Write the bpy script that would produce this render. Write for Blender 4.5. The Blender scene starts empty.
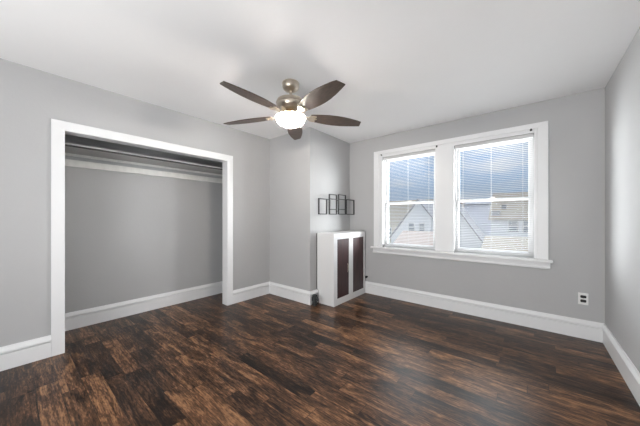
import bpy, bmesh, math, random
from mathutils import Vector, Matrix

S = bpy.context.scene
COL = S.collection
R = math.radians
random.seed(7)

# ------------------------------------------------------------------ camera
H = 2.45                                   # ceiling height
XL, XR = -3.209, 0.552                     # left / right wall faces
YW, YBK = 3.631, -1.30                     # window wall / wall behind the camera
XB, YB = -2.347, 2.632                     # chimney breast: side face, front face
cd = bpy.data.cameras.new('camera')
cam = bpy.data.objects.new('camera', cd)
COL.objects.link(cam)
cam.location = (0, 0, 1.199)
cam.rotation_euler = (R(90), 0, R(39.49))
cd.sensor_width = 36
cd.lens = 36 * 255.44 / 640
cd.shift_y = 4.8 / 640
cd.clip_start = 0.02
cd.clip_end = 400
S.camera = cam

# ------------------------------------------------------------------ exposure
vs = S.view_settings
vs.view_transform = 'Standard'
vs.look = 'None'
vs.exposure = 0.31
vs.gamma = 1.0
vs.use_curve_mapping = False

# ------------------------------------------------------------------ world sky
W = bpy.data.worlds.new('sky')
S.world = W
W.use_nodes = True
nt = W.node_tree
nt.nodes.clear()
out = nt.nodes.new('ShaderNodeOutputWorld')
bg = nt.nodes.new('ShaderNodeBackground')
tc = nt.nodes.new('ShaderNodeTexCoord')
sep = nt.nodes.new('ShaderNodeSeparateXYZ')
ramp = nt.nodes.new('ShaderNodeValToRGB')
els = ramp.color_ramp.elements
els[0].position = 0.0
els[0].color = (0.78, 0.86, 0.97, 1)
els[1].position = 0.27
els[1].color = (0.22, 0.50, 1.0, 1)
e = els.new(0.09)
e.color = (0.52, 0.72, 1.0, 1)
e = els.new(0.6)
e.color = (0.20, 0.47, 1.0, 1)
mp = nt.nodes.new('ShaderNodeMapping')
mp.inputs['Scale'].default_value = (2.2, 2.2, 9.0)
ns = nt.nodes.new('ShaderNodeTexNoise')
ns.inputs['Scale'].default_value = 2.2
ns.inputs['Detail'].default_value = 5
cr = nt.nodes.new('ShaderNodeValToRGB')
cr.color_ramp.elements[0].position = 0.46
cr.color_ramp.elements[0].color = (0, 0, 0, 1)
cr.color_ramp.elements[1].position = 0.72
cr.color_ramp.elements[1].color = (0.75, 0.75, 0.75, 1)
mix = nt.nodes.new('ShaderNodeMix')
mix.data_type = 'RGBA'
mix.inputs['B'].default_value = (0.92, 0.94, 0.97, 1)
L = nt.links.new
L(tc.outputs['Generated'], sep.inputs[0])
L(sep.outputs['Z'], ramp.inputs[0])
L(tc.outputs['Generated'], mp.inputs[0])
L(mp.outputs[0], ns.inputs['Vector'])
L(ns.outputs['Fac'], cr.inputs[0])
L(cr.outputs[0], mix.inputs['Factor'])
L(ramp.outputs[0], mix.inputs['A'])
# brightness added to the sky above view for floor glare; clear blue lower down
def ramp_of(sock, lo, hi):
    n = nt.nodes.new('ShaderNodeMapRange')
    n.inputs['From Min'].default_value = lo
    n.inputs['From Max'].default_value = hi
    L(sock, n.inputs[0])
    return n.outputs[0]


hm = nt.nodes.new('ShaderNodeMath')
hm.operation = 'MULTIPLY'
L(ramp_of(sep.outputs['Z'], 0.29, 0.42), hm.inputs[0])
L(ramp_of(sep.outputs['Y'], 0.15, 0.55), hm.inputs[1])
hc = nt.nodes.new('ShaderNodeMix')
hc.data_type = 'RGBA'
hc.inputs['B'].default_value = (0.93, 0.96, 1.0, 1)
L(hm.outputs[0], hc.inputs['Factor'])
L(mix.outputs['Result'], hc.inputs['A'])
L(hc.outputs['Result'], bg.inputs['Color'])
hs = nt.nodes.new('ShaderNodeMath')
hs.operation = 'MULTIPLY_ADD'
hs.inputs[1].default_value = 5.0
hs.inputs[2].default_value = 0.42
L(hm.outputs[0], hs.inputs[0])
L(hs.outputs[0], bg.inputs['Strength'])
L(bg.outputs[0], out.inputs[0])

# ------------------------------------------------------------------ sun, daylight and added hall fill
sd = bpy.data.lights.new('sun', 'SUN')
sd.energy = 0.8
sd.angle = R(2)
sd.color = (1, 0.96, 0.9)
so = bpy.data.objects.new('sun', sd)
COL.objects.link(so)
so.rotation_euler = Vector((-0.35, 0.75, -0.65)).to_track_quat('-Z', 'Y').to_euler()


def area(name, loc, target, sx, sy, power, color=(1, 1, 1)):
    d = bpy.data.lights.new(name, 'AREA')
    d.shape = 'RECTANGLE'
    d.size, d.size_y = sx, sy
    d.energy = power
    d.color = color
    o = bpy.data.objects.new(name, d)
    COL.objects.link(o)
    o.location = loc
    o.rotation_euler = (Vector(target) - Vector(loc)).to_track_quat('-Z', 'Y').to_euler()
    return o


DAY = (0.97, 0.985, 1.0)
area('daylight_right', (5.8, 7.3, 1.5), (-0.9, 3.6, 1.5), 6.0, 4.6, 3300, DAY)
area('daylight_left', (-7.8, 7.3, 1.0), (-0.9, 3.6, 1.5), 6.5, 5.0, 3500, DAY)
area('daylight_ground', (-0.9, 5.4, -0.9), (-0.9, 3.2, 2.0), 4.0, 2.0, 720, DAY)
area('hall_fill', (-0.95, YBK - 0.5, 1.0), (0.0, 2.0, 2.9), 2.4, 1.6, 84, DAY)  # added fill lamp in the unseen hall behind the camera


# ------------------------------------------------------------------ materials
def mat(name, color, rough=0.5, metal=0.0, spec=0.5, bump=0.0, bscale=60, var=0.0, vscale=3.0,
        vstretch=(1, 1, 1)):
    m = bpy.data.materials.new(name)
    m.use_nodes = True
    t = m.node_tree
    b = t.nodes['Principled BSDF']
    b.inputs['Base Color'].default_value = (*color, 1)
    b.inputs['Roughness'].default_value = rough
    b.inputs['Metallic'].default_value = metal
    b.inputs['Specular IOR Level'].default_value = spec
    co = t.nodes.new('ShaderNodeTexCoord')
    if var:
        mpn = t.nodes.new('ShaderNodeMapping')
        mpn.inputs['Scale'].default_value = vstretch
        n = t.nodes.new('ShaderNodeTexNoise')
        n.inputs['Scale'].default_value = vscale
        n.inputs['Detail'].default_value = 4
        r = t.nodes.new('ShaderNodeValToRGB')
        r.color_ramp.elements[0].position = 0.3
        r.color_ramp.elements[1].position = 0.7
        r.color_ramp.elements[0].color = (*[c * (1 - var) for c in color], 1)
        r.color_ramp.elements[1].color = (*[min(1, c * (1 + var)) for c in color], 1)
        t.links.new(co.outputs['Object'], mpn.inputs[0])
        t.links.new(mpn.outputs[0], n.inputs['Vector'])
        t.links.new(n.outputs['Fac'], r.inputs[0])
        t.links.new(r.outputs[0], b.inputs['Base Color'])
    if bump:
        n2 = t.nodes.new('ShaderNodeTexNoise')
        n2.inputs['Scale'].default_value = bscale
        n2.inputs['Detail'].default_value = 3
        bp = t.nodes.new('ShaderNodeBump')
        bp.inputs['Strength'].default_value = bump
        bp.inputs['Distance'].default_value = 0.01
        t.links.new(co.outputs['Object'], n2.inputs['Vector'])
        t.links.new(n2.outputs['Fac'], bp.inputs['Height'])
        t.links.new(bp.outputs[0], b.inputs['Normal'])
    return m


def floor_material():
    m = bpy.data.materials.new('dark_plank_floor')
    m.use_nodes = True
    t = m.node_tree
    b = t.nodes['Principled BSDF']
    N, K = t.nodes.new, t.links.new

    def math_(op, a, bb=None, c=None):
        n = N('ShaderNodeMath')
        n.operation = op
        for i, v in enumerate((a, bb, c)):
            if v is None:
                continue
            if isinstance(v, (int, float)):
                n.inputs[i].default_value = v
            else:
                K(v, n.inputs[i])
        return n.outputs[0]
    co = N('ShaderNodeTexCoord')
    sp = N('ShaderNodeSeparateXYZ')
    K(co.outputs['Object'], sp.inputs[0])
    X, Y = sp.outputs['X'], sp.outputs['Y']
    PW, PL = 0.112, 0.80
    v = math_('DIVIDE', Y, PW)
    row = math_('FLOOR', v)
    w1 = N('ShaderNodeTexWhiteNoise')
    w1.noise_dimensions = '1D'
    K(row, w1.inputs['W'])
    off = math_('MULTIPLY', w1.outputs['Value'], 7.3)
    u = math_('DIVIDE', math_('ADD', X, off), PL)
    idx = math_('FLOOR', u)
    cmb = N('ShaderNodeCombineXYZ')
    K(row, cmb.inputs[0])
    K(idx, cmb.inputs[1])
    w2 = N('ShaderNodeTexWhiteNoise')
    w2.noise_dimensions = '3D'
    K(cmb.outputs[0], w2.inputs['Vector'])
    # grain, shifted per plank and stretched along the plank
    def grain(kx, ky, detail, rough, dist):
        vv = N('ShaderNodeCombineXYZ')
        K(math_('MULTIPLY_ADD', w2.outputs['Value'], 31.0, math_('MULTIPLY', X, kx)), vv.inputs[0])
        K(math_('MULTIPLY_ADD', w2.outputs['Value'], 17.0, math_('MULTIPLY', Y, ky)), vv.inputs[1])
        g = N('ShaderNodeTexNoise')
        g.inputs['Scale'].default_value = 1.0
        g.inputs['Detail'].default_value = detail
        g.inputs['Roughness'].default_value = rough
        g.inputs['Distortion'].default_value = dist
        K(vv.outputs[0], g.inputs['Vector'])
        return math_('SUBTRACT', g.outputs['Fac'], 0.5)
    g1 = grain(3.2, 13.0, 5, 0.62, 1.2)
    g2 = grain(2.6, 62.0, 5, 0.7, 0.4)
    g3 = grain(22.0, 120.0, 3, 0.6, 0.3)
    tone = math_('ADD', math_('MULTIPLY', g1, 1.5), math_('MULTIPLY', g2, 1.1))
    tone = math_('ADD', tone, math_('MULTIPLY', g3, 1.0))
    tone = math_('ADD', tone, math_('MULTIPLY_ADD', w2.outputs['Value'], 0.44, 0.26))
    rp = N('ShaderNodeValToRGB')
    ee = rp.color_ramp.elements
    ee[0].position = 0.10
    ee[0].color = (0.0050, 0.0028, 0.0020, 1)
    ee[1].position = 1.0
    ee[1].color = (0.370, 0.190, 0.090, 1)
    q = ee.new(0.36)
    q.color = (0.030, 0.0145, 0.0085, 1)
    q = ee.new(0.64)
    q.color = (0.115, 0.0550, 0.0275, 1)
    K(tone, rp.inputs[0])
    # seams
    fyv = math_('FRACT', v)
    fxv = math_('FRACT', u)
    dy = math_('MINIMUM', fyv, math_('SUBTRACT', 1.0, fyv))
    dx = math_('MINIMUM', fxv, math_('SUBTRACT', 1.0, fxv))
    sy = math_('LESS_THAN', dy, 0.016)
    sx = math_('LESS_THAN', dx, 0.0025)
    seam = math_('MAXIMUM', sy, sx)
    mx = N('ShaderNodeMix')
    mx.data_type = 'RGBA'
    mx.inputs['B'].default_value = (0.010, 0.006, 0.004, 1)
    K(math_('MULTIPLY', seam, 0.75), mx.inputs['Factor'])
    K(rp.outputs[0], mx.inputs['A'])
    K(mx.outputs['Result'], b.inputs['Base Color'])
    b.inputs['Roughness'].default_value = 0.33
    b.inputs['Specular IOR Level'].default_value = 0.28
    bp = N('ShaderNodeBump')
    bp.inputs['Strength'].default_value = 0.18
    bp.inputs['Distance'].default_value = 0.004
    K(math_('SUBTRACT', tone, math_('MULTIPLY', seam, 0.8)), bp.inputs['Height'])
    K(bp.outputs[0], b.inputs['Normal'])
    return m


def glass_material():
    m = bpy.data.materials.new('window_glass')
    m.use_nodes = True
    t = m.node_tree
    t.nodes.clear()
    o = t.nodes.new('ShaderNodeOutputMaterial')
    tr = t.nodes.new('ShaderNodeBsdfTransparent')
    tr.inputs[0].default_value = (0.97, 0.98, 0.98, 1)
    gl = t.nodes.new('ShaderNodeBsdfGlossy')
    gl.inputs['Roughness'].default_value = 0.02
    fr = t.nodes.new('ShaderNodeFresnel')
    fr.inputs[0].default_value = 1.06
    mx = t.nodes.new('ShaderNodeMixShader')
    t.links.new(fr.outputs[0], mx.inputs[0])
    t.links.new(tr.outputs[0], mx.inputs[1])
    t.links.new(gl.outputs[0], mx.inputs[2])
    t.links.new(mx.outputs[0], o.inputs[0])
    return m


def bowl_material():
    m = bpy.data.materials.new('seeded_glass')
    m.use_nodes = True
    t = m.node_tree
    t.nodes.clear()
    o = t.nodes.new('ShaderNodeOutputMaterial')
    tr = t.nodes.new('ShaderNodeBsdfTransparent')
    tl = t.nodes.new('ShaderNodeBsdfTranslucent')
    tl.inputs[0].default_value = (0.95, 0.93, 0.88, 1)
    gl = t.nodes.new('ShaderNodeBsdfGlossy')
    gl.inputs['Roughness'].default_value = 0.08
    m1 = t.nodes.new('ShaderNodeMixShader')
    m2 = t.nodes.new('ShaderNodeMixShader')
    no = t.nodes.new('ShaderNodeTexNoise')
    no.inputs['Scale'].default_value = 45
    mr = t.nodes.new('ShaderNodeMapRange')
    mr.inputs['From Min'].default_value = 0.35
    mr.inputs['From Max'].default_value = 0.65
    mr.inputs['To Min'].default_value = 0.12
    mr.inputs['To Max'].default_value = 0.32
    co = t.nodes.new('ShaderNodeTexCoord')
    t.links.new(co.outputs['Object'], no.inputs['Vector'])
    t.links.new(no.outputs['Fac'], mr.inputs[0])
    t.links.new(mr.outputs[0], m1.inputs[0])
    t.links.new(tr.outputs[0], m1.inputs[1])
    t.links.new(tl.outputs[0], m1.inputs[2])
    m2.inputs[0].default_value = 0.08
    t.links.new(m1.outputs[0], m2.inputs[1])
    t.links.new(gl.outputs[0], m2.inputs[2])
    t.links.new(m2.outputs[0], o.inputs[0])
    return m


def emit_material(name, color, strength):
    m = bpy.data.materials.new(name)
    m.use_nodes = True
    t = m.node_tree
    t.nodes.clear()
    o = t.nodes.new('ShaderNodeOutputMaterial')
    e_ = t.nodes.new('ShaderNodeEmission')
    e_.inputs[0].default_value = (*color, 1)
    e_.inputs[1].default_value = strength
    t.links.new(e_.outputs[0], o.inputs[0])
    return m


def siding_material(name, color, pitch=0.16):
    m = mat(name, color, 0.7)
    t = m.node_tree
    b = t.nodes['Principled BSDF']
    co = t.nodes.new('ShaderNodeTexCoord')
    sp = t.nodes.new('ShaderNodeSeparateXYZ')
    mo = t.nodes.new('ShaderNodeMath')
    mo.operation = 'MODULO'
    mo.inputs[1].default_value = pitch
    ad = t.nodes.new('ShaderNodeMath')
    ad.inputs[1].default_value = 50
    bp = t.nodes.new('ShaderNodeBump')
    bp.inputs['Strength'].default_value = 0.6
    bp.inputs['Distance'].default_value = 0.3
    t.links.new(co.outputs['Object'], sp.inputs[0])
    t.links.new(sp.outputs['Z'], ad.inputs[0])
    t.links.new(ad.outputs[0], mo.inputs[0])
    t.links.new(mo.outputs[0], bp.inputs['Height'])
    t.links.new(bp.outputs[0], b.inputs['Normal'])
    return m


M = {
    'wall': mat('grey_wall_paint', (0.485, 0.486, 0.488), 0.75, spec=0.25, bump=0.10, bscale=35, var=0.02, vscale=1.5),
    'ceil': mat('ceiling_paint', (0.93, 0.93, 0.93), 0.85, spec=0.2, bump=0.10, bscale=14, var=0.012, vscale=1.2),
    'trim': mat('white_trim_paint', (0.84, 0.845, 0.85), 0.35, bump=0.03, bscale=30),
    'floor': floor_material(),
    'glass': glass_material(),
    'vinyl': mat('white_vinyl', (0.54, 0.54, 0.54), 0.4),
    'slat': mat('white_blind_slat', (0.66, 0.66, 0.66), 0.45),
    'cord': mat('pale_cord', (0.70, 0.70, 0.70), 0.8),
    'black': mat('black_metal', (0.014, 0.014, 0.014), 0.5, bump=0.05),
    'socket': mat('black_plastic', (0.008, 0.008, 0.008), 0.4),
    'plate': mat('white_plate', (0.84, 0.84, 0.83), 0.3),
    'cab': mat('white_cabinet_paint', (0.76, 0.76, 0.76), 0.4, bump=0.03, bscale=20),
    'panel': mat('dark_red_brown_wood', (0.048, 0.0185, 0.019), 0.38, var=0.55, vscale=9, vstretch=(9, 9, 0.6)),
    'nickel': mat('brushed_nickel', (0.62, 0.55, 0.46), 0.28, metal=1.0, var=0.08, vscale=30, vstretch=(1, 1, 12)),
    'brass': mat('warm_brass', (0.55, 0.42, 0.24), 0.3, metal=1.0),
    'blade': mat('walnut_blade', (0.068, 0.045, 0.033), 0.42, var=0.4, vscale=14, vstretch=(1.2, 12, 1)),
    'rod': mat('dark_rod', (0.06, 0.06, 0.06), 0.7, metal=0.0),
    'gunmetal': mat('dark_grey_metal', (0.05, 0.055, 0.055), 0.45, metal=0.4, bump=0.2, bscale=90),
    'bowl': bowl_material(),
    'bulb': emit_material('lit_bulb', (1.0, 0.93, 0.86), 1150),
    'shelf': mat('grey_shelf_paint', (0.52, 0.52, 0.51), 0.6, bump=0.05),
    'oldwhite': mat('scuffed_white_paint', (0.74, 0.74, 0.71), 0.5, var=0.06, vscale=6, vstretch=(1, 3, 1)),
    'siding': siding_material('white_siding', (0.74, 0.75, 0.77)),
    'lavender': siding_material('pale_lavender_siding', (0.66, 0.67, 0.76)),
    'beige': siding_material('beige_siding', (0.60, 0.55, 0.46)),
    'pink': siding_material('pinkish_siding', (0.66, 0.50, 0.43)),
    'tanroof': mat('tan_shingles', (0.36, 0.30, 0.22), 0.9, var=0.18, vscale=5, vstretch=(1, 1, 6)),
    'pinkroof': mat('pinkish_shingles', (0.40, 0.30, 0.24), 0.9, var=0.15, vscale=5, vstretch=(1, 1, 6)),
    'greyroof': mat('grey_shingles', (0.24, 0.24, 0.25), 0.9, var=0.2, vscale=5, vstretch=(1, 1, 6)),
    'housepane': mat('dark_house_glass', (0.20, 0.23, 0.26), 0.15),
    'ground': mat('street_and_lawn', (0.30, 0.30, 0.25), 0.95, var=0.25, vscale=0.12),
}


# ------------------------------------------------------------------ mesh helpers
def obj(name, bm, m, parent=None, smooth=False, bevel=0.0, angle=35):
    me = bpy.data.meshes.new(name)
    bmesh.ops.recalc_face_normals(bm, faces=bm.faces)
    bm.to_mesh(me)
    bm.free()
    me.materials.append(M[m] if isinstance(m, str) else m)
    o = bpy.data.objects.new(name, me)
    COL.objects.link(o)
    if parent:
        o.parent = parent
    if smooth:
        for p in me.polygons:
            p.use_smooth = True
        es = o.modifiers.new('split', 'EDGE_SPLIT')
        es.split_angle = R(angle)
    if bevel:
        bv = o.modifiers.new('bevel', 'BEVEL')
        bv.width = bevel
        bv.segments = 2
        bv.limit_method = 'ANGLE'
    return o


def thing(name, label, cat, loc=(0, 0, 0), rz=0, group=None):
    o = bpy.data.objects.new(name, None)
    o.empty_display_size = 0.05
    COL.objects.link(o)
    o.location = loc
    o.rotation_euler = (0, 0, rz)
    o['label'] = label
    o['category'] = cat
    if group:
        o['group'] = group
    return o


def tag(o, label, cat, group=None):
    o['label'] = label
    o['category'] = cat
    if group:
        o['group'] = group
    return o


def struct(o, label=None, cat=None):
    o['kind'] = 'structure'
    if label:
        o['label'] = label
    if cat:
        o['category'] = cat
    return o


def box(bm, x0, x1, y0, y1, z0, z1):
    vs_ = [bm.verts.new(p) for p in ((x0, y0, z0), (x1, y0, z0), (x1, y1, z0), (x0, y1, z0),
                                     (x0, y0, z1), (x1, y0, z1), (x1, y1, z1), (x0, y1, z1))]
    for f in ((0, 3, 2, 1), (4, 5, 6, 7), (0, 1, 5, 4), (1, 2, 6, 5), (2, 3, 7, 6), (3, 0, 4, 7)):
        bm.faces.new([vs_[i] for i in f])
    return bm


def NB():
    return bmesh.new()


def B(*a):
    return box(NB(), *a)


def lathe(bm, prof, n=32, c=(0, 0)):
    """surface of revolution about z; prof = [(r, z), ...]"""
    rings = []
    for r, z in prof:
        if r < 1e-5:
            rings.append([bm.verts.new((c[0], c[1], z))])
        else:
            rings.append([bm.verts.new((c[0] + r * math.cos(2 * math.pi * k / n),
                                        c[1] + r * math.sin(2 * math.pi * k / n), z)) for k in range(n)])
    for a, b in zip(rings, rings[1:]):
        for k in range(n):
            k2 = (k + 1) % n
            if len(a) == 1 and len(b) == 1:
                continue
            if len(a) == 1:
                bm.faces.new((a[0], b[k], b[k2]))
            elif len(b) == 1:
                bm.faces.new((a[k], a[k2], b[0]))
            else:
                bm.faces.new((a[k], a[k2], b[k2], b[k]))
    return bm


def tube(bm, pts, r, n=10, cap=True):
    """round bar along a polyline"""
    pts = [Vector(p) for p in pts]
    rings = []
    for i, p in enumerate(pts):
        d = (pts[min(i + 1, len(pts) - 1)] - pts[max(i - 1, 0)]).normalized()
        up = Vector((0, 0, 1)) if abs(d.z) < 0.9 else Vector((1, 0, 0))
        a = d.cross(up).normalized()
        b = d.cross(a)
        rings.append([bm.verts.new(p + a * r * math.cos(2 * math.pi * k / n) + b * r * math.sin(2 * math.pi * k / n))
                      for k in range(n)])
    for a, b in zip(rings, rings[1:]):
        for k in range(n):
            bm.faces.new((a[k], a[(k + 1) % n], b[(k + 1) % n], b[k]))
    if cap:
        bm.faces.new(rings[0])
        bm.faces.new(rings[-1])
    return bm


def sweep(bm, prof, path, side=1):
    """extrude a profile of (offset into the room, z) along a floor polyline with mitred corners.
    side=+1: the room lies to the left of the path direction"""
    P = [Vector((p[0], p[1])) for p in path]
    n = len(P)
    rings = []
    for i in range(n):
        dirs = []
        if i > 0:
            dirs.append((P[i] - P[i - 1]).normalized())
        if i < n - 1:
            dirs.append((P[i + 1] - P[i]).normalized())
        nor = [Vector((-d.y, d.x)) * side for d in dirs]
        if len(nor) == 2:
            m_ = nor[0] + nor[1]
            m_ = m_ / m_.dot(nor[0])
        else:
            m_ = nor[0]
        rings.append([bm.verts.new((P[i].x + m_.x * o, P[i].y + m_.y * o, z)) for o, z in prof])
    k = len(prof)
    for a, b in zip(rings, rings[1:]):
        for j in range(k):
            bm.faces.new((a[j], a[(j + 1) % k], b[(j + 1) % k], b[j]))
    bm.faces.new(rings[0])
    bm.faces.new(rings[-1])
    return bm


def prism(bm, poly, axis, a0, a1):
    """polygon (2-D points) extruded along axis 'x', 'y' or 'z'"""
    def p3(u, v, a):
        return {'x': (a, u, v), 'y': (u, a, v), 'z': (u, v, a)}[axis]
    lo = [bm.verts.new(p3(u, v, a0)) for u, v in poly]
    hi = [bm.verts.new(p3(u, v, a1)) for u, v in poly]
    n = len(poly)
    for i in range(n):
        bm.faces.new((lo[i], lo[(i + 1) % n], hi[(i + 1) % n], hi[i]))
    bm.faces.new(lo)
    bm.faces.new(hi)
    return bm


def rect_frame(bm, axis, a0, a1, u0, u1, v0, v1, w):
    """picture-frame shape with mitred corners, member width w (or (left,right,bottom,top))"""
    wl, wr, wb, wt = (w,) * 4 if isinstance(w, (int, float)) else w
    o_ = [(u0, v0), (u1, v0), (u1, v1), (u0, v1)]
    i_ = [(u0 + wl, v0 + wb), (u1 - wr, v0 + wb), (u1 - wr, v1 - wt), (u0 + wl, v1 - wt)]
    for k in range(4):
        k2 = (k + 1) % 4
        prism(bm, [o_[k], o_[k2], i_[k2], i_[k]], axis, a0, a1)
    return bm


# ------------------------------------------------------------------ shell of the room
T = 0.11
OY0, OY1, OZ = 0.310, 1.886, 1.972          # closet opening (clear)
CB = -3.812                                 # closet back wall face
CY0, CY1 = 0.02, 2.36                       # closet ends
struct(obj('floor', B(CB - 0.2, XR + 0.2, YBK - 1.6, YW + 0.25, -0.12, 0.0), 'floor'))
struct(obj('ceiling', B(CB - 0.2, XR + 0.2, YBK - 1.6, YW + 0.25, H, H + 0.25), 'ceil'))

bm = NB()
box(bm, XL - T, XL, YBK, OY0 - 0.02, 0, H)
box(bm, XL - T, XL, OY1 + 0.02, YW + 0.25, 0, H)
box(bm, XL - T, XL, OY0 - 0.02, OY1 + 0.02, OZ + 0.02, H)
struct(obj('wall_left', bm, 'wall'))
struct(obj('wall_right', B(XR, XR + 0.2, YBK, YW + 0.25, 0, H), 'wall'))
struct(obj('wall_chimney_breast', B(XL, XB, YB, YW, 0, H), 'wall'))
bm = NB()
box(bm, CB - 0.12, CB, CY0 - 0.1, CY1 + 0.1, 0, H)
struct(obj('wall_closet_back', bm, 'wall'))
struct(obj('wall_closet_left', B(CB, XL - T, CY0 - 0.1, CY0, 0, H), 'wall'))
struct(obj('wall_closet_right', B(CB, XL - T, CY1, CY1 + 0.1, 0, H), 'wall'))

# window wall with two openings
WZ0, WZ1 = 0.755, 2.125
WIN = [(-1.748, -0.985), (-0.757, 0.030)]
yo = YW + 0.22
bm = NB()
box(bm, XB, XR, YW, yo, 0, WZ0 - 0.03)
box(bm, XB, XR, YW, yo, WZ1, H)
box(bm, XB, WIN[0][0], YW, yo, WZ0 - 0.03, WZ1)
box(bm, WIN[0][1], WIN[1][0], YW, yo, WZ0 - 0.03, WZ1)
box(bm, WIN[1][1], XR, YW, yo, WZ0 - 0.03, WZ1)
struct(obj('wall_window', bm, 'wall'))

# wall behind the camera; unseen wide doorway added to pass the fill lamp
DX0, DX1, DZ = -2.35, 0.40, 2.15
bm = NB()
box(bm, XL - T, DX0, YBK - 0.12, YBK, 0, H)
box(bm, DX1, XR + 0.2, YBK - 0.12, YBK, 0, H)
box(bm, DX0, DX1, YBK - 0.12, YBK, DZ, H)
struct(obj('wall_back', bm, 'wall'))
bm = NB()
rect_frame(bm, 'y', YBK, YBK + 0.02, DX0 - 0.09, DX1 + 0.09, -0.09, DZ + 0.09, 0.09)
bmesh.ops.bisect_plane(bm, geom=bm.verts[:] + bm.edges[:] + bm.faces[:], plane_co=(0, 0, 0.001),
                       plane_no=(0, 0, -1), clear_outer=True)
struct(obj('trim_fill_doorway', bm, 'trim'))

# unseen hall added around the fill lamp
bm = NB()
box(bm, -3.4, -3.3, YBK - 1.6, YBK - 0.12, 0, H)
box(bm, XR + 0.1, XR + 0.2, YBK - 1.6, YBK - 0.12, 0, H)
box(bm, -3.4, XR + 0.2, YBK - 1.7, YBK - 1.6, 0, H)
struct(obj('wall_fill_hall', bm, 'wall'))

# baseboards
BH = 0.184
prof = [(0, 0), (0.017, 0), (0.017, 0.126), (0.006, 0.128), (0.006, 0.135), (0.024, 0.137), (0.025, 0.150),
        (0.019, 0.163), (0.013, 0.172), (0.009, BH), (0, BH)]
CW = 0.084                                   # casing width
struct(obj('baseboard_left', sweep(NB(), prof, [(XL, OY0 - CW), (XL, YBK)], 1), 'trim'))
struct(obj('baseboard_chimney_breast',
           sweep(NB(), prof, [(XB, YW), (XB, YB), (XL, YB), (XL, OY1 + CW)], 1), 'trim'))
struct(obj('baseboard_right', sweep(NB(), prof, [(XR, YBK), (XR, YW), (XB, YW)], 1), 'trim'))
struct(obj('baseboard_closet', sweep(NB(), prof, [(XL - T, CY1), (CB, CY1), (CB, CY0), (XL - T, CY0)], 1), 'trim'))

# closet casing and jamb lining
bm = NB()
prism(bm, [(OY0 - CW, 0), (OY0, 0), (OY0, OZ), (OY0 - CW, OZ + CW)], 'x', XL, XL + 0.021)
prism(bm, [(OY1, 0), (OY1 + CW, 0), (OY1 + CW, OZ + CW), (OY1, OZ)], 'x', XL, XL + 0.021)
prism(bm, [(OY0, OZ), (OY1, OZ), (OY1 + CW, OZ + CW), (OY0 - CW, OZ + CW)], 'x', XL, XL + 0.021)
struct(obj('trim_closet_casing', bm, 'trim', bevel=0.002))
bm = NB()
box(bm, XL - T, XL + 0.001, OY0 - 0.02, OY0, 0, OZ + 0.02)
box(bm, XL - T, XL + 0.001, OY1, OY1 + 0.02, 0, OZ + 0.02)
box(bm, XL - T, XL + 0.001, OY0, OY1, OZ, OZ + 0.02)
struct(obj('trim_closet_jamb', bm, 'trim'))

# window casing, sill and apron
CX0, CX1, CZ1 = -1.889, 0.146, 2.224
YC = YW - 0.022
bm = NB()
# outer boards
OB = 0.087
prism(bm, [(CX0, WZ0), (CX0 + OB, WZ0), (CX0 + OB, CZ1 - 0.058), (CX0, CZ1)], 'y', YC, YW)
prism(bm, [(CX1 - OB, WZ0), (CX1, WZ0), (CX1, CZ1), (CX1 - OB, CZ1 - 0.058)], 'y', YC, YW)
prism(bm, [(CX0 + OB, CZ1 - 0.058), (CX1 - OB, CZ1 - 0.058), (CX1, CZ1), (CX0, CZ1)], 'y', YC, YW)
# inner stepped boards
Y2 = YW - 0.010
box(bm, CX0 + OB, WIN[0][0], Y2, YW, WZ0, CZ1 - 0.058)
box(bm, WIN[1][1], CX1 - OB, Y2, YW, WZ0, CZ1 - 0.058)
box(bm, WIN[0][1], WIN[1][0], Y2, YW, WZ0, CZ1 - 0.058)
box(bm, WIN[0][0], WIN[0][1], Y2, YW, WZ1, CZ1 - 0.058)
box(bm, WIN[1][0], WIN[1][1], Y2, YW, WZ1, CZ1 - 0.058)
struct(obj('trim_window_casing', bm, 'trim', bevel=0.003))
bm = NB()
box(bm, -1.925, 0.182, YW - 0.066, YW, 0.727, 0.754)
for x0, x1 in WIN:
    box(bm, x0, x1, YW, YW + 0.075, 0.727, 0.754)
struct(obj('trim_window_sill', bm, 'trim', bevel=0.006))
bm = NB()
prism(bm, [(YW, 0.655), (YW - 0.016, 0.655), (YW - 0.022, 0.662), (YW - 0.022, 0.672), (YW - 0.016, 0.682),
           (YW - 0.016, 0.727), (YW, 0.727)], 'x', -1.905, 0.162)
struct(obj('trim_window_apron', bm, 'trim'))


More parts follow.
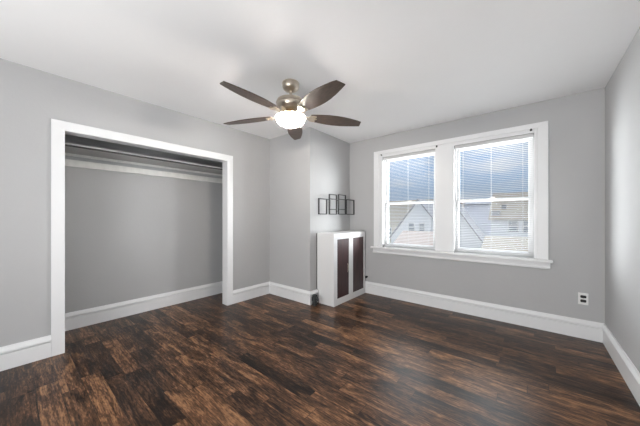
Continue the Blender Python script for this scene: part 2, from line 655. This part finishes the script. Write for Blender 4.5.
# ------------------------------------------------------------------ windows and blinds
def window(name, x0, x1):
    w = bpy.data.objects.new(name, None)
    COL.objects.link(w)
    w.location = ((x0 + x1) / 2, YW, WZ0)
    w['kind'] = 'structure'
    hw = (x1 - x0) / 2
    zt = WZ1 - WZ0
    mid = 0.665
    bm = NB()                                       # outer frame, relative to w
    rect_frame(bm, 'y', 0.055, 0.20, -hw, hw, 0.0, zt, (0.012, 0.016, 0.012, 0.016))
    obj('window_frame', bm, 'vinyl', w)
    i = hw - 0.016
    bm = rect_frame(NB(), 'y', 0.075, 0.108, -i, i, 0.012, mid + 0.013, (0.022, 0.034, 0.042, 0.024))
    lo = obj('lower_sash', bm, 'vinyl', w, bevel=0.002)
    bm = rect_frame(NB(), 'y', 0.112, 0.145, -i, i, mid - 0.013, zt - 0.016, (0.022, 0.034, 0.024, 0.040))
    up = obj('upper_sash', bm, 'vinyl', w, bevel=0.002)
    obj('pane', B(-i + 0.02, i - 0.03, 0.090, 0.093, 0.052, mid - 0.009), 'glass', lo)
    obj('pane', B(-i + 0.02, i - 0.03, 0.127, 0.130, mid + 0.009, zt - 0.05), 'glass', up)
    bm = NB()
    box(bm, -0.03, 0.03, 0.080, 0.104, mid + 0.013, mid + 0.021)
    tube(bm, [(0.0, 0.092, mid + 0.021), (0.0, 0.092, mid + 0.031)], 0.011, 12)
    box(bm, -0.004, 0.032, 0.086, 0.097, mid + 0.026, mid + 0.032)
    obj('sash_lock', bm, 'nickel', lo)
    return w


def blind(label, x0, x1, wand_side):
    t = thing('window_blind', label, 'blind', ((x0 + x1) / 2, YW + 0.030, 0.770), group='lowered mini blinds')
    hw = (x1 - x0) / 2 - 0.012
    top = WZ1 - 0.770
    obj('headrail', B(-hw - 0.006, hw + 0.006, -0.016, 0.018, top - 0.040, top - 0.001), 'slat', t, bevel=0.002)
    bm = NB()
    z0, z1 = 0.032, top - 0.058
    n = int(round((z1 - z0) / 0.0212))
    half, th = 0.0115, 0.0009
    tl = R(6)
    for k in range(n + 1):
        z = z0 + (z1 - z0) * k / n
        pts = []
        for s_ in (-1, -0.5, 0, 0.5, 1):
            yy = s_ * half
            zz = 0.0016 * (1 - s_ * s_)
            pts.append((yy * math.cos(tl) - zz * math.sin(tl), z + yy * math.sin(tl) + zz * math.cos(tl)))
        poly = pts + [(p[0], p[1] - th) for p in reversed(pts)]
        prism(bm, poly, 'x', -hw, hw)
    obj('slats', bm, 'slat', t)
    obj('bottom_rail', B(-hw, hw, -0.011, 0.011, 0.006, 0.018), 'slat', t, bevel=0.002)
    for fx in (-0.78, 0.0, 0.78):
        bm = NB()
        for yy in (-0.0125, 0.0125):
            tube(bm, [(fx * hw, yy, 0.012), (fx * hw, yy, top - 0.04)], 0.0009, 5)
        obj('ladder_cord', bm, 'cord', t)
    bm = NB()
    wx = wand_side * (hw - 0.035)
    tube(bm, [(wx, -0.022, top - 0.03), (wx, -0.023, top - 0.62)], 0.0032, 8)
    tube(bm, [(wx, -0.014, top - 0.02), (wx, -0.022, top - 0.03)], 0.0025, 8)
    obj('tilt_wand', bm, 'cord', t)
    return t


window('window_1', *WIN[0])
window('window_2', *WIN[1])
blind('white mini blind with open slats in the left window, nearest the cabinet', *WIN[0], -1)
blind('white mini blind with open slats in the wider right window', *WIN[1], -1)

# small black clips on the head casing
for lab, x, z in (('small black clip at the top left corner of the left window', -1.762, 2.163),
                  ('small black clip at the top right corner of the left window', -0.966, 2.152),
                  ('small black clip at the top right corner of the right window', 0.004, 2.160)):
    bm = NB()
    box(bm, x - 0.010, x + 0.010, Y2 - 0.003, Y2, z - 0.013, z + 0.013)
    tube(bm, [(x, Y2 - 0.003, z), (x, Y2 - 0.014, z), (x, Y2 - 0.018, z + 0.008)], 0.006, 8)
    tag(obj('curtain_clip', bm, 'black'), lab, 'clip', 'black clips on the window head casing')

# ------------------------------------------------------------------ closet fittings
bm = NB()
box(bm, CB, CB + 0.020, CY0, CY1, 1.750, 1.822)
struct(obj('trim_closet_cleat', bm, 'oldwhite', bevel=0.002))
SB = 1.888
t = thing('closet_shelf', 'grey painted shelf across the top of the open closet', 'shelf', (CB, CY0, SB))
obj('board', B(0, 0.40, 0, CY1 - CY0, 0, 0.020), 'shelf', t, bevel=0.002)
obj('edge_strip', B(0.40, 0.412, 0, CY1 - CY0, -0.006, 0.024), 'shelf', t)
obj('rear_support', B(0, 0.018, 0, CY1 - CY0, -0.026, 0), 'oldwhite', t)
t = thing('closet_rod', 'thin dark metal rod running along the front of the closet shelf', 'rod',
          (CB + 0.438, CY0, 1.884))
obj('bar', tube(NB(), [(0, 0.006, 0), (0, CY1 - CY0 - 0.006, 0)], 0.009, 12), 'rod', t, smooth=True)
for yy in (0.0, CY1 - CY0 - 0.006):
    obj('end_socket', tube(NB(), [(0, yy, 0), (0, yy + 0.006, 0)], 0.022, 16), 'gunmetal', t)

# ------------------------------------------------------------------ cabinet
X0, X1, Y0, Y1, CZ = -2.341, -2.037, 2.766, 3.602, 0.985
t = thing('cabinet', 'shallow white cabinet with two dark brown door panels against the chimney breast', 'cabinet',
          (X0, Y0, 0))
D, WW = X1 - X0, Y1 - Y0
# face-frame layout (cabinet coordinates, y from the left edge)
pan = [(0.078, 0.375), (0.478, 0.796)]
PZ0, PZ1 = 0.086, 0.902
bm = NB()
side = [(0.036, 0), (D - 0.02, 0), (D - 0.02, CZ), (0.010, CZ), (0.010, 0.192), (0.036, 0.192)]   # scribed over the baseboard
prism(bm, side, 'y', 0, 0.018)
prism(bm, side, 'y', WW - 0.018, WW)
box(bm, 0.012, D - 0.02, 0.018, WW - 0.018, CZ - 0.02, CZ)
box(bm, 0.036, D - 0.02, 0.018, WW - 0.018, 0.06, 0.08)
box(bm, 0.036, D - 0.02, 0.018, WW - 0.018, 0.0, 0.06)
obj('body', bm, 'cab', t)
obj('gap_shade_board', B(0, 0.010, -0.001, WW - 0.006, 0.192, CZ - 0.004), 'gunmetal', t)['label'] = 'back board coloured dark for gap shade'  # dark colour paints in the shade of the gap behind the cabinet
bm = NB()
f0, f1 = D - 0.02, D
box(bm, f0, f1, 0, pan[0][0], 0, CZ)
box(bm, f0, f1, pan[0][1], pan[1][0], 0, CZ)
box(bm, f0, f1, pan[1][1], WW, 0, CZ)
for a, b_ in pan:
    box(bm, f0, f1, a, b_, 0, PZ0)
    box(bm, f0, f1, a, b_, PZ1, CZ)
obj('face_frame', bm, 'cab', t)
for k, (a, b_) in enumerate(pan):
    bm = NB()
    g = 0.002
    box(bm, f0 + 0.001, f1 - 0.006, a + g, b_ - g, PZ0 + g, PZ1 - g)
    d_ = obj('door', bm, 'panel', t, bevel=0.001)
    d_['label'] = 'dark red brown wood grained door panel'
    hy = b_ - 0.040 if k == 0 else a + 0.040
    if k == 0:
        bm = NB()
        xx = f1 - 0.006
        tube(bm, [(xx, hy, 0.425), (xx + 0.010, hy, 0.428), (xx + 0.014, hy, 0.440), (xx + 0.014, hy, 0.520),
                  (xx + 0.010, hy, 0.532), (xx, hy, 0.535)], 0.004, 8)
        obj('handle', bm, 'nickel', d_, smooth=True)['label'] = 'small metal pull handle'

# pipe valve on the floor at the cabinet's left edge
vx, vy = -2.290, 2.664
t = thing('pipe_valve', 'dark grey pipe valve standing on the floor at the left foot of the white cabinet', 'valve',
          (vx, vy, 0))
bm = lathe(NB(), [(0, 0), (0.040, 0), (0.040, 0.012), (0.032, 0.018), (0.032, 0.060), (0.041, 0.064), (0.041, 0.112),
                  (0.034, 0.118), (0.034, 0.136), (0.018, 0.146), (0, 0.147)], 20)
obj('body', bm, 'gunmetal', t, smooth=True)
bm = NB()
tube(bm, [(0.03, -0.01, 0.085), (0.066, -0.02, 0.085)], 0.013, 12)
obj('spout', bm, 'gunmetal', t, smooth=True)
bm = NB()
ring = []
for k in range(25):
    a = 2 * math.pi * k / 24
    ring.append((0.070 + 0.030 * math.cos(a) * 0.74, -0.021 + 0.030 * math.cos(a) * -0.2, 0.078 + 0.042 * math.sin(a)))
tube(bm, ring, 0.0055, 8, cap=False)
obj('handle_ring', bm, 'gunmetal', t, smooth=True)

# peg at the cabinet's right edge
bm = NB()
tube(bm, [(-2.010, YW, 0.262), (-2.010, YW - 0.030, 0.262)], 0.009, 12)
tube(bm, [(-2.010, YW - 0.030, 0.262), (-2.010, YW - 0.048, 0.262)], 0.017, 14)
tag(obj('wall_peg', bm, 'black', smooth=True),
    'small black peg on the wall just right of the white cabinet, low down', 'peg')

# ------------------------------------------------------------------ wire wall decor above the cabinet
fx = -2.250
t = thing('wall_decor', 'black metal wall decor of four linked upright rectangles above the white cabinet', 'wall decor',
          (XB, 3.16, 1.246))
oy, oz = -3.16, -1.246


def wire_frame(y0, y1, z0, z1, bars, pegs=()):
    b0, b1 = fx - 0.009 - XB, fx + 0.009 - XB
    bm = rect_frame(NB(), 'x', b0, b1, y0 + oy, y1 + oy, z0 + oz, z1 + oz, 0.012)
    for z in bars:
        box(bm, b0 + 0.003, b1 - 0.003, y0 + oy + 0.010, y1 + oy - 0.010, z + oz - 0.005, z + oz + 0.005)
    for zz in pegs:
        box(bm, 0, b0, y1 + oy - 0.009, y1 + oy - 0.004, zz + oz, zz + oz + 0.005)
    return obj('frame', bm, 'black', t)


wire_frame(2.700, 2.885, 1.246, 1.470, [])
wire_frame(2.938, 3.127, 1.247, 1.546, [1.322, 1.476], (1.476,))
wire_frame(3.166, 3.366, 1.249, 1.556, [1.328, 1.482], (1.328,))
wire_frame(3.378, 3.615, 1.250, 1.492, [])
for (a, b_, z) in ((2.885, 2.938, 1.462), (3.127, 3.166, 1.460), (3.127, 3.166, 1.30), (3.366, 3.378, 1.30),
                   (3.366, 3.378, 1.46)):
    obj('connector', B(fx - 0.006 - XB, fx + 0.006 - XB, a + oy - 0.002, b_ + oy + 0.002, z + oz - 0.005,
                       z + oz + 0.005), 'black', t)

# ------------------------------------------------------------------ outlet
t = thing('outlet', 'white wall outlet with two black sockets low under the right window', 'outlet',
          (0.405, YW, 0.393))
obj('cover_plate', B(-0.036, 0.036, -0.006, 0, -0.058, 0.058), 'plate', t, bevel=0.002)
for z in (0.021, -0.021):
    bm = NB()
    pts = []
    for k in range(28):
        a = 2 * math.pi * k / 28
        pts.append((max(-0.021, min(0.021, 0.024 * math.cos(a))), z + max(-0.0135, min(0.0135, 0.0175 * math.sin(a)))))
    prism(bm, pts, 'y', -0.009, -0.004)
    obj('socket', bm, 'socket', t)['label'] = 'black socket'
obj('screw', tube(NB(), [(0, -0.0075, 0), (0, -0.005, 0)], 0.003, 10), 'nickel', t)

# ------------------------------------------------------------------ ceiling fan
FX, FY = -1.718, 1.657
t = thing('ceiling_fan', 'brushed nickel ceiling fan with five brown blades and a lit glass bowl', 'ceiling fan',
          (FX, FY, H))
obj('canopy', lathe(NB(), [(0.0, 0.0), (0.076, 0.0), (0.080, -0.006), (0.080, -0.012), (0.077, -0.016), (0.077, -0.038), (0.070, -0.056), (0.054, -0.070),
                           (0.030, -0.077), (0.018, -0.080), (0.0, -0.080)], 36), 'nickel', t, smooth=True)
obj('downrod', lathe(NB(), [(0.0, -0.075), (0.0125, -0.075), (0.0125, -0.135), (0.026, -0.138), (0.026, -0.150),
                            (0.0, -0.150)], 20), 'nickel', t, smooth=True)
obj('motor_housing', lathe(NB(), [(0.0, -0.145), (0.050, -0.145), (0.095, -0.152), (0.124, -0.166), (0.134, -0.184),
                                  (0.134, -0.196), (0.130, -0.200), (0.130, -0.216), (0.118, -0.242), (0.098, -0.258),
                                  (0.0, -0.258)], 44), 'nickel', t, smooth=True)
obj('switch_housing', lathe(NB(), [(0.0, -0.255), (0.050, -0.255), (0.052, -0.266), (0.030, -0.276), (0.030, -0.312),
                                   (0.0, -0.312)], 32), 'brass', t, smooth=True)
sh = obj('fitter_shield', lathe(NB(), [(0.0, -0.308), (0.090, -0.308), (0.118, -0.312), (0.122, -0.318), (0.0, -0.318)],
                               32), 'nickel', t, smooth=True)  # hidden plate widened to block bulb light from the ceiling
pr_ = [(0.137, -0.316), (0.139, -0.321), (0.136, -0.340), (0.126, -0.361), (0.107, -0.381), (0.080, -0.395),
       (0.046, -0.403), (0.014, -0.406)]
pin = [(r - 0.0035, z + 0.003) for r, z in pr_]
bw = obj('glass_bowl', lathe(NB(), pr_ + pin[::-1] + [pr_[0]], 44), 'bowl', t, smooth=True)
obj('finial', lathe(NB(), [(0, -0.400), (0.015, -0.403), (0.017, -0.408), (0.010, -0.415), (0.006, -0.423),
                           (0, -0.426)], 18), 'brass', t, smooth=True)
bm = NB()
tube(bm, [(0, 0, -0.316), (0, 0, -0.405)], 0.004, 8)
for k in range(3):
    a = 2 * math.pi * k / 3 + 0.4
    tube(bm, [(0.025 * math.cos(a), 0.025 * math.sin(a), -0.322), (0.058 * math.cos(a), 0.058 * math.sin(a), -0.341)],
         0.012, 12)
    tube(bm, [(0.05 * math.cos(a), 0.05 * math.sin(a), -0.320), (0.134 * math.cos(a), 0.134 * math.sin(a), -0.320)],
         0.004, 8)
obj('lamp_holder', bm, 'brass', t)
for k in range(3):
    a = 2 * math.pi * k / 3 + 0.4
    bm = NB()
    bmesh.ops.create_uvsphere(bm, u_segments=16, v_segments=10, radius=0.019)
    bmesh.ops.scale(bm, vec=(1, 1, 1.25), verts=bm.verts)
    bmesh.ops.translate(bm, vec=(0.070 * math.cos(a), 0.070 * math.sin(a), -0.352), verts=bm.verts)
    obj('light_bulb', bm, 'bulb', t, smooth=True)

PITCH = R(-11)


def blade_bm():
    bm = NB()
    st = [(0.185, 0.044), (0.21, 0.052), (0.28, 0.066), (0.36, 0.077), (0.43, 0.080), (0.51, 0.076), (0.59, 0.064),
          (0.66, 0.050), (0.715, 0.036)]
    lo_, hi_ = [], []
    for r, w in st:
        tip = 0.010 if r > 0.70 else 0.0
        lo_.append((r - tip, -w))
        hi_.append((r + tip * 0.5, w))
    prism(bm, lo_ + hi_[::-1], 'z', -0.004, 0.004)
    return bm


bl_me = blade_bm()
iron = NB()
prism(iron, [(0.085, -0.020), (0.120, -0.014), (0.160, -0.016), (0.190, -0.042), (0.235, -0.046), (0.245, -0.030),
             (0.225, -0.012), (0.255, 0.0), (0.225, 0.012), (0.245, 0.030), (0.235, 0.046), (0.190, 0.042),
             (0.160, 0.016), (0.120, 0.014), (0.085, 0.020)], 'z', -0.012, -0.005)
rot = Matrix.Rotation(PITCH, 4, 'X')
for b__ in (bl_me, iron):
    bmesh.ops.transform(b__, matrix=rot, verts=b__.verts)
first = None
ZB = -0.300
for k in range(5):
    ang = R(-158.5 + 72 * k)
    if first is None:
        bl = obj('blade', bl_me, 'blade', t, bevel=0.001)
        ir = obj('blade_iron', iron, 'nickel', bl, bevel=0.001)
        arm = obj('blade_arm', box(NB(), 0.075, 0.130, -0.013, 0.013, -0.006, 0.040), 'nickel', bl, bevel=0.003)
        scs = []
        for (sx_, sy_) in ((0.215, -0.034), (0.215, 0.034), (0.240, 0.0)):
            scr = tube(NB(), [(sx_, sy_, -0.016), (sx_, sy_, -0.011)], 0.005, 10)
            bmesh.ops.transform(scr, matrix=rot, verts=scr.verts)
            scs.append(obj('screw', scr, 'brass', bl))
        first = (bl, (ir, arm, *scs))
    else:
        bl = first[0].copy()
        COL.objects.link(bl)
        for ch in first[1]:
            c = ch.copy()
            COL.objects.link(c)
            c.parent = bl
    bl.parent = t
    bl.location = (0, 0, ZB)
    bl.rotation_euler = (0, 0, ang)

# ------------------------------------------------------------------ the street outside
struct(obj('ground', B(-160, 160, YW + 3.0, 240, -3.6, -3.3), 'ground'))
GZ = -3.3


def house(name, label, wall_m, roof_m, gable, x0, x1, y0, y1, eave0, eave1, ridge, rpos=0.5, wins=(), extra=None):
    """gable='y': gable end faces the room, ridge runs along y; gable='x': ridge runs along x, eave faces the room"""
    t_ = thing(name, label, 'house', ((x0 + x1) / 2, (y0 + y1) / 2, GZ))
    cx, cy = (x0 + x1) / 2, (y0 + y1) / 2
    bm_ = NB()
    rf = NB()
    o_ = 0.25
    if gable == 'y':
        rx = x0 + (x1 - x0) * rpos
        prism(bm_, [(x0 - cx, 0), (x1 - cx, 0), (x1 - cx, eave1 - GZ), (rx - cx, ridge - GZ), (x0 - cx, eave0 - GZ)],
              'y', y0 - cy, y1 - cy)
        for (xe, ze) in ((x0, eave0), (x1, eave1)):
            dx_, dz_ = xe - rx, ze - ridge
            ln = math.hypot(dx_, dz_)
            ex, ez = xe + dx_ / ln * 0.3, ze + dz_ / ln * 0.3
            prism(rf, [(rx - cx, ridge - GZ), (ex - cx, ez - GZ), (ex - cx, ez - GZ + 0.2), (rx - cx, ridge - GZ + 0.24)],
                  'y', y0 - cy - o_, y1 - cy + o_)
    else:
        ry = y0 + (y1 - y0) * rpos
        prism(bm_, [(y0 - cy, 0), (y1 - cy, 0), (y1 - cy, eave1 - GZ), (ry - cy, ridge - GZ), (y0 - cy, eave0 - GZ)],
              'x', x0 - cx, x1 - cx)
        for (ye, ze) in ((y0, eave0), (y1, eave1)):
            dy_, dz_ = ye - ry, ze - ridge
            ln = math.hypot(dy_, dz_)
            ey, ez = ye + dy_ / ln * 0.35, ze + dz_ / ln * 0.35
            prism(rf, [(ry - cy, ridge - GZ), (ey - cy, ez - GZ), (ey - cy, ez - GZ + 0.16), (ry - cy, ridge - GZ + 0.2)],
                  'x', x0 - cx - o_, x1 - cx + o_)
    obj('wall', bm_, wall_m, t_)
    obj('roof', rf, roof_m, t_)
    for (wx0, wx1, wz0, wz1) in wins:
        fr = NB()
        rect_frame(fr, 'y', y0 - cy - 0.06, y0 - cy, wx0 - cx, wx1 - cx, wz0 - GZ, wz1 - GZ, 0.09)
        zm = (wz0 + wz1) / 2
        box(fr, wx0 - cx + 0.08, wx1 - cx - 0.08, y0 - cy - 0.05, y0 - cy, zm - GZ - 0.04, zm - GZ + 0.04)
        w_ = obj('window', fr, 'vinyl', t_)
        obj('pane', B(wx0 - cx + 0.08, wx1 - cx - 0.08, y0 - cy - 0.03, y0 - cy, wz0 - GZ + 0.08, wz1 - GZ - 0.08),
            'housepane', w_)
    if extra:
        for nm, m_, dims in extra:
            x_0, x_1, y_0, y_1, z_0, z_1 = dims
            obj(nm, B(x_0 - cx, x_1 - cx, y_0 - cy, y_1 - cy, z_0 - GZ, z_1 - GZ), m_, t_)
    return t_


house('house', 'white sided house with a steep gable seen through the left window', 'siding', 'greyroof', 'y',
      -14.2, -9.15, 32, 41, -1.35, 1.35, 3.3, 0.70, wins=((-11.9, -11.1, -0.6, 0.6), (-10.6, -9.9, -0.6, 0.6)))
house('house', 'tan roofed house at the far left edge of the left window view', 'beige', 'tanroof', 'x',
      -24, -13.6, 43, 53, 0.2, 0.2, 4.3, 0.5, wins=((-20, -19, -1.8, -0.5), (-17.5, -16.5, -1.8, -0.5)))
house('house', 'pinkish house behind the white gable in the left window', 'pink', 'pinkroof', 'x',
      -16.0, -9.6, 56, 64, 2.2, 2.2, 4.9, 0.5)
house('house', 'white gabled house cut by a dark sloping rake at left of the right window', 'siding', 'greyroof', 'y',
      -8.2, -3.75, 30, 33.2, 1.9, -1.2, 3.7, 0.27, wins=((-6.5, -5.9, -0.2, 0.9),))
house('house', 'pale lavender house standing between two houses in the right window', 'lavender', 'greyroof', 'x',
      -7.6, -3.9, 43, 50, 3.1, 3.1, 3.5, 0.5)
house('house', 'white house with a wide tan roof facing the right window', 'siding', 'tanroof', 'x',
      -3.35, 5.5, 34, 42, 1.15, 1.15, 4.0, 0.5, wins=((-1.85, -0.95, -0.35, 1.0), (-0.65, 0.2, -0.35, 1.0)),
      extra=[('roof_vent', 'greyroof', (-3.4, -2.6, 34.2, 34.9, 1.4, 1.95)),
             ('chimney', 'greyroof', (-2.5, -2.1, 35.2, 35.6, 1.9, 2.65))])
house('garage', 'low garage with a tan roof in front of the white house, right window', 'beige', 'tanroof', 'x',
      -2.3, 3.0, 19, 25, -1.3, -1.3, -0.3, 0.5)
house('garage', 'low garage with a pinkish roof below the steep white gable, left window', 'beige', 'pinkroof', 'x',
      -8.6, -5.2, 20, 25, -1.2, -1.2, -0.15, 0.5)
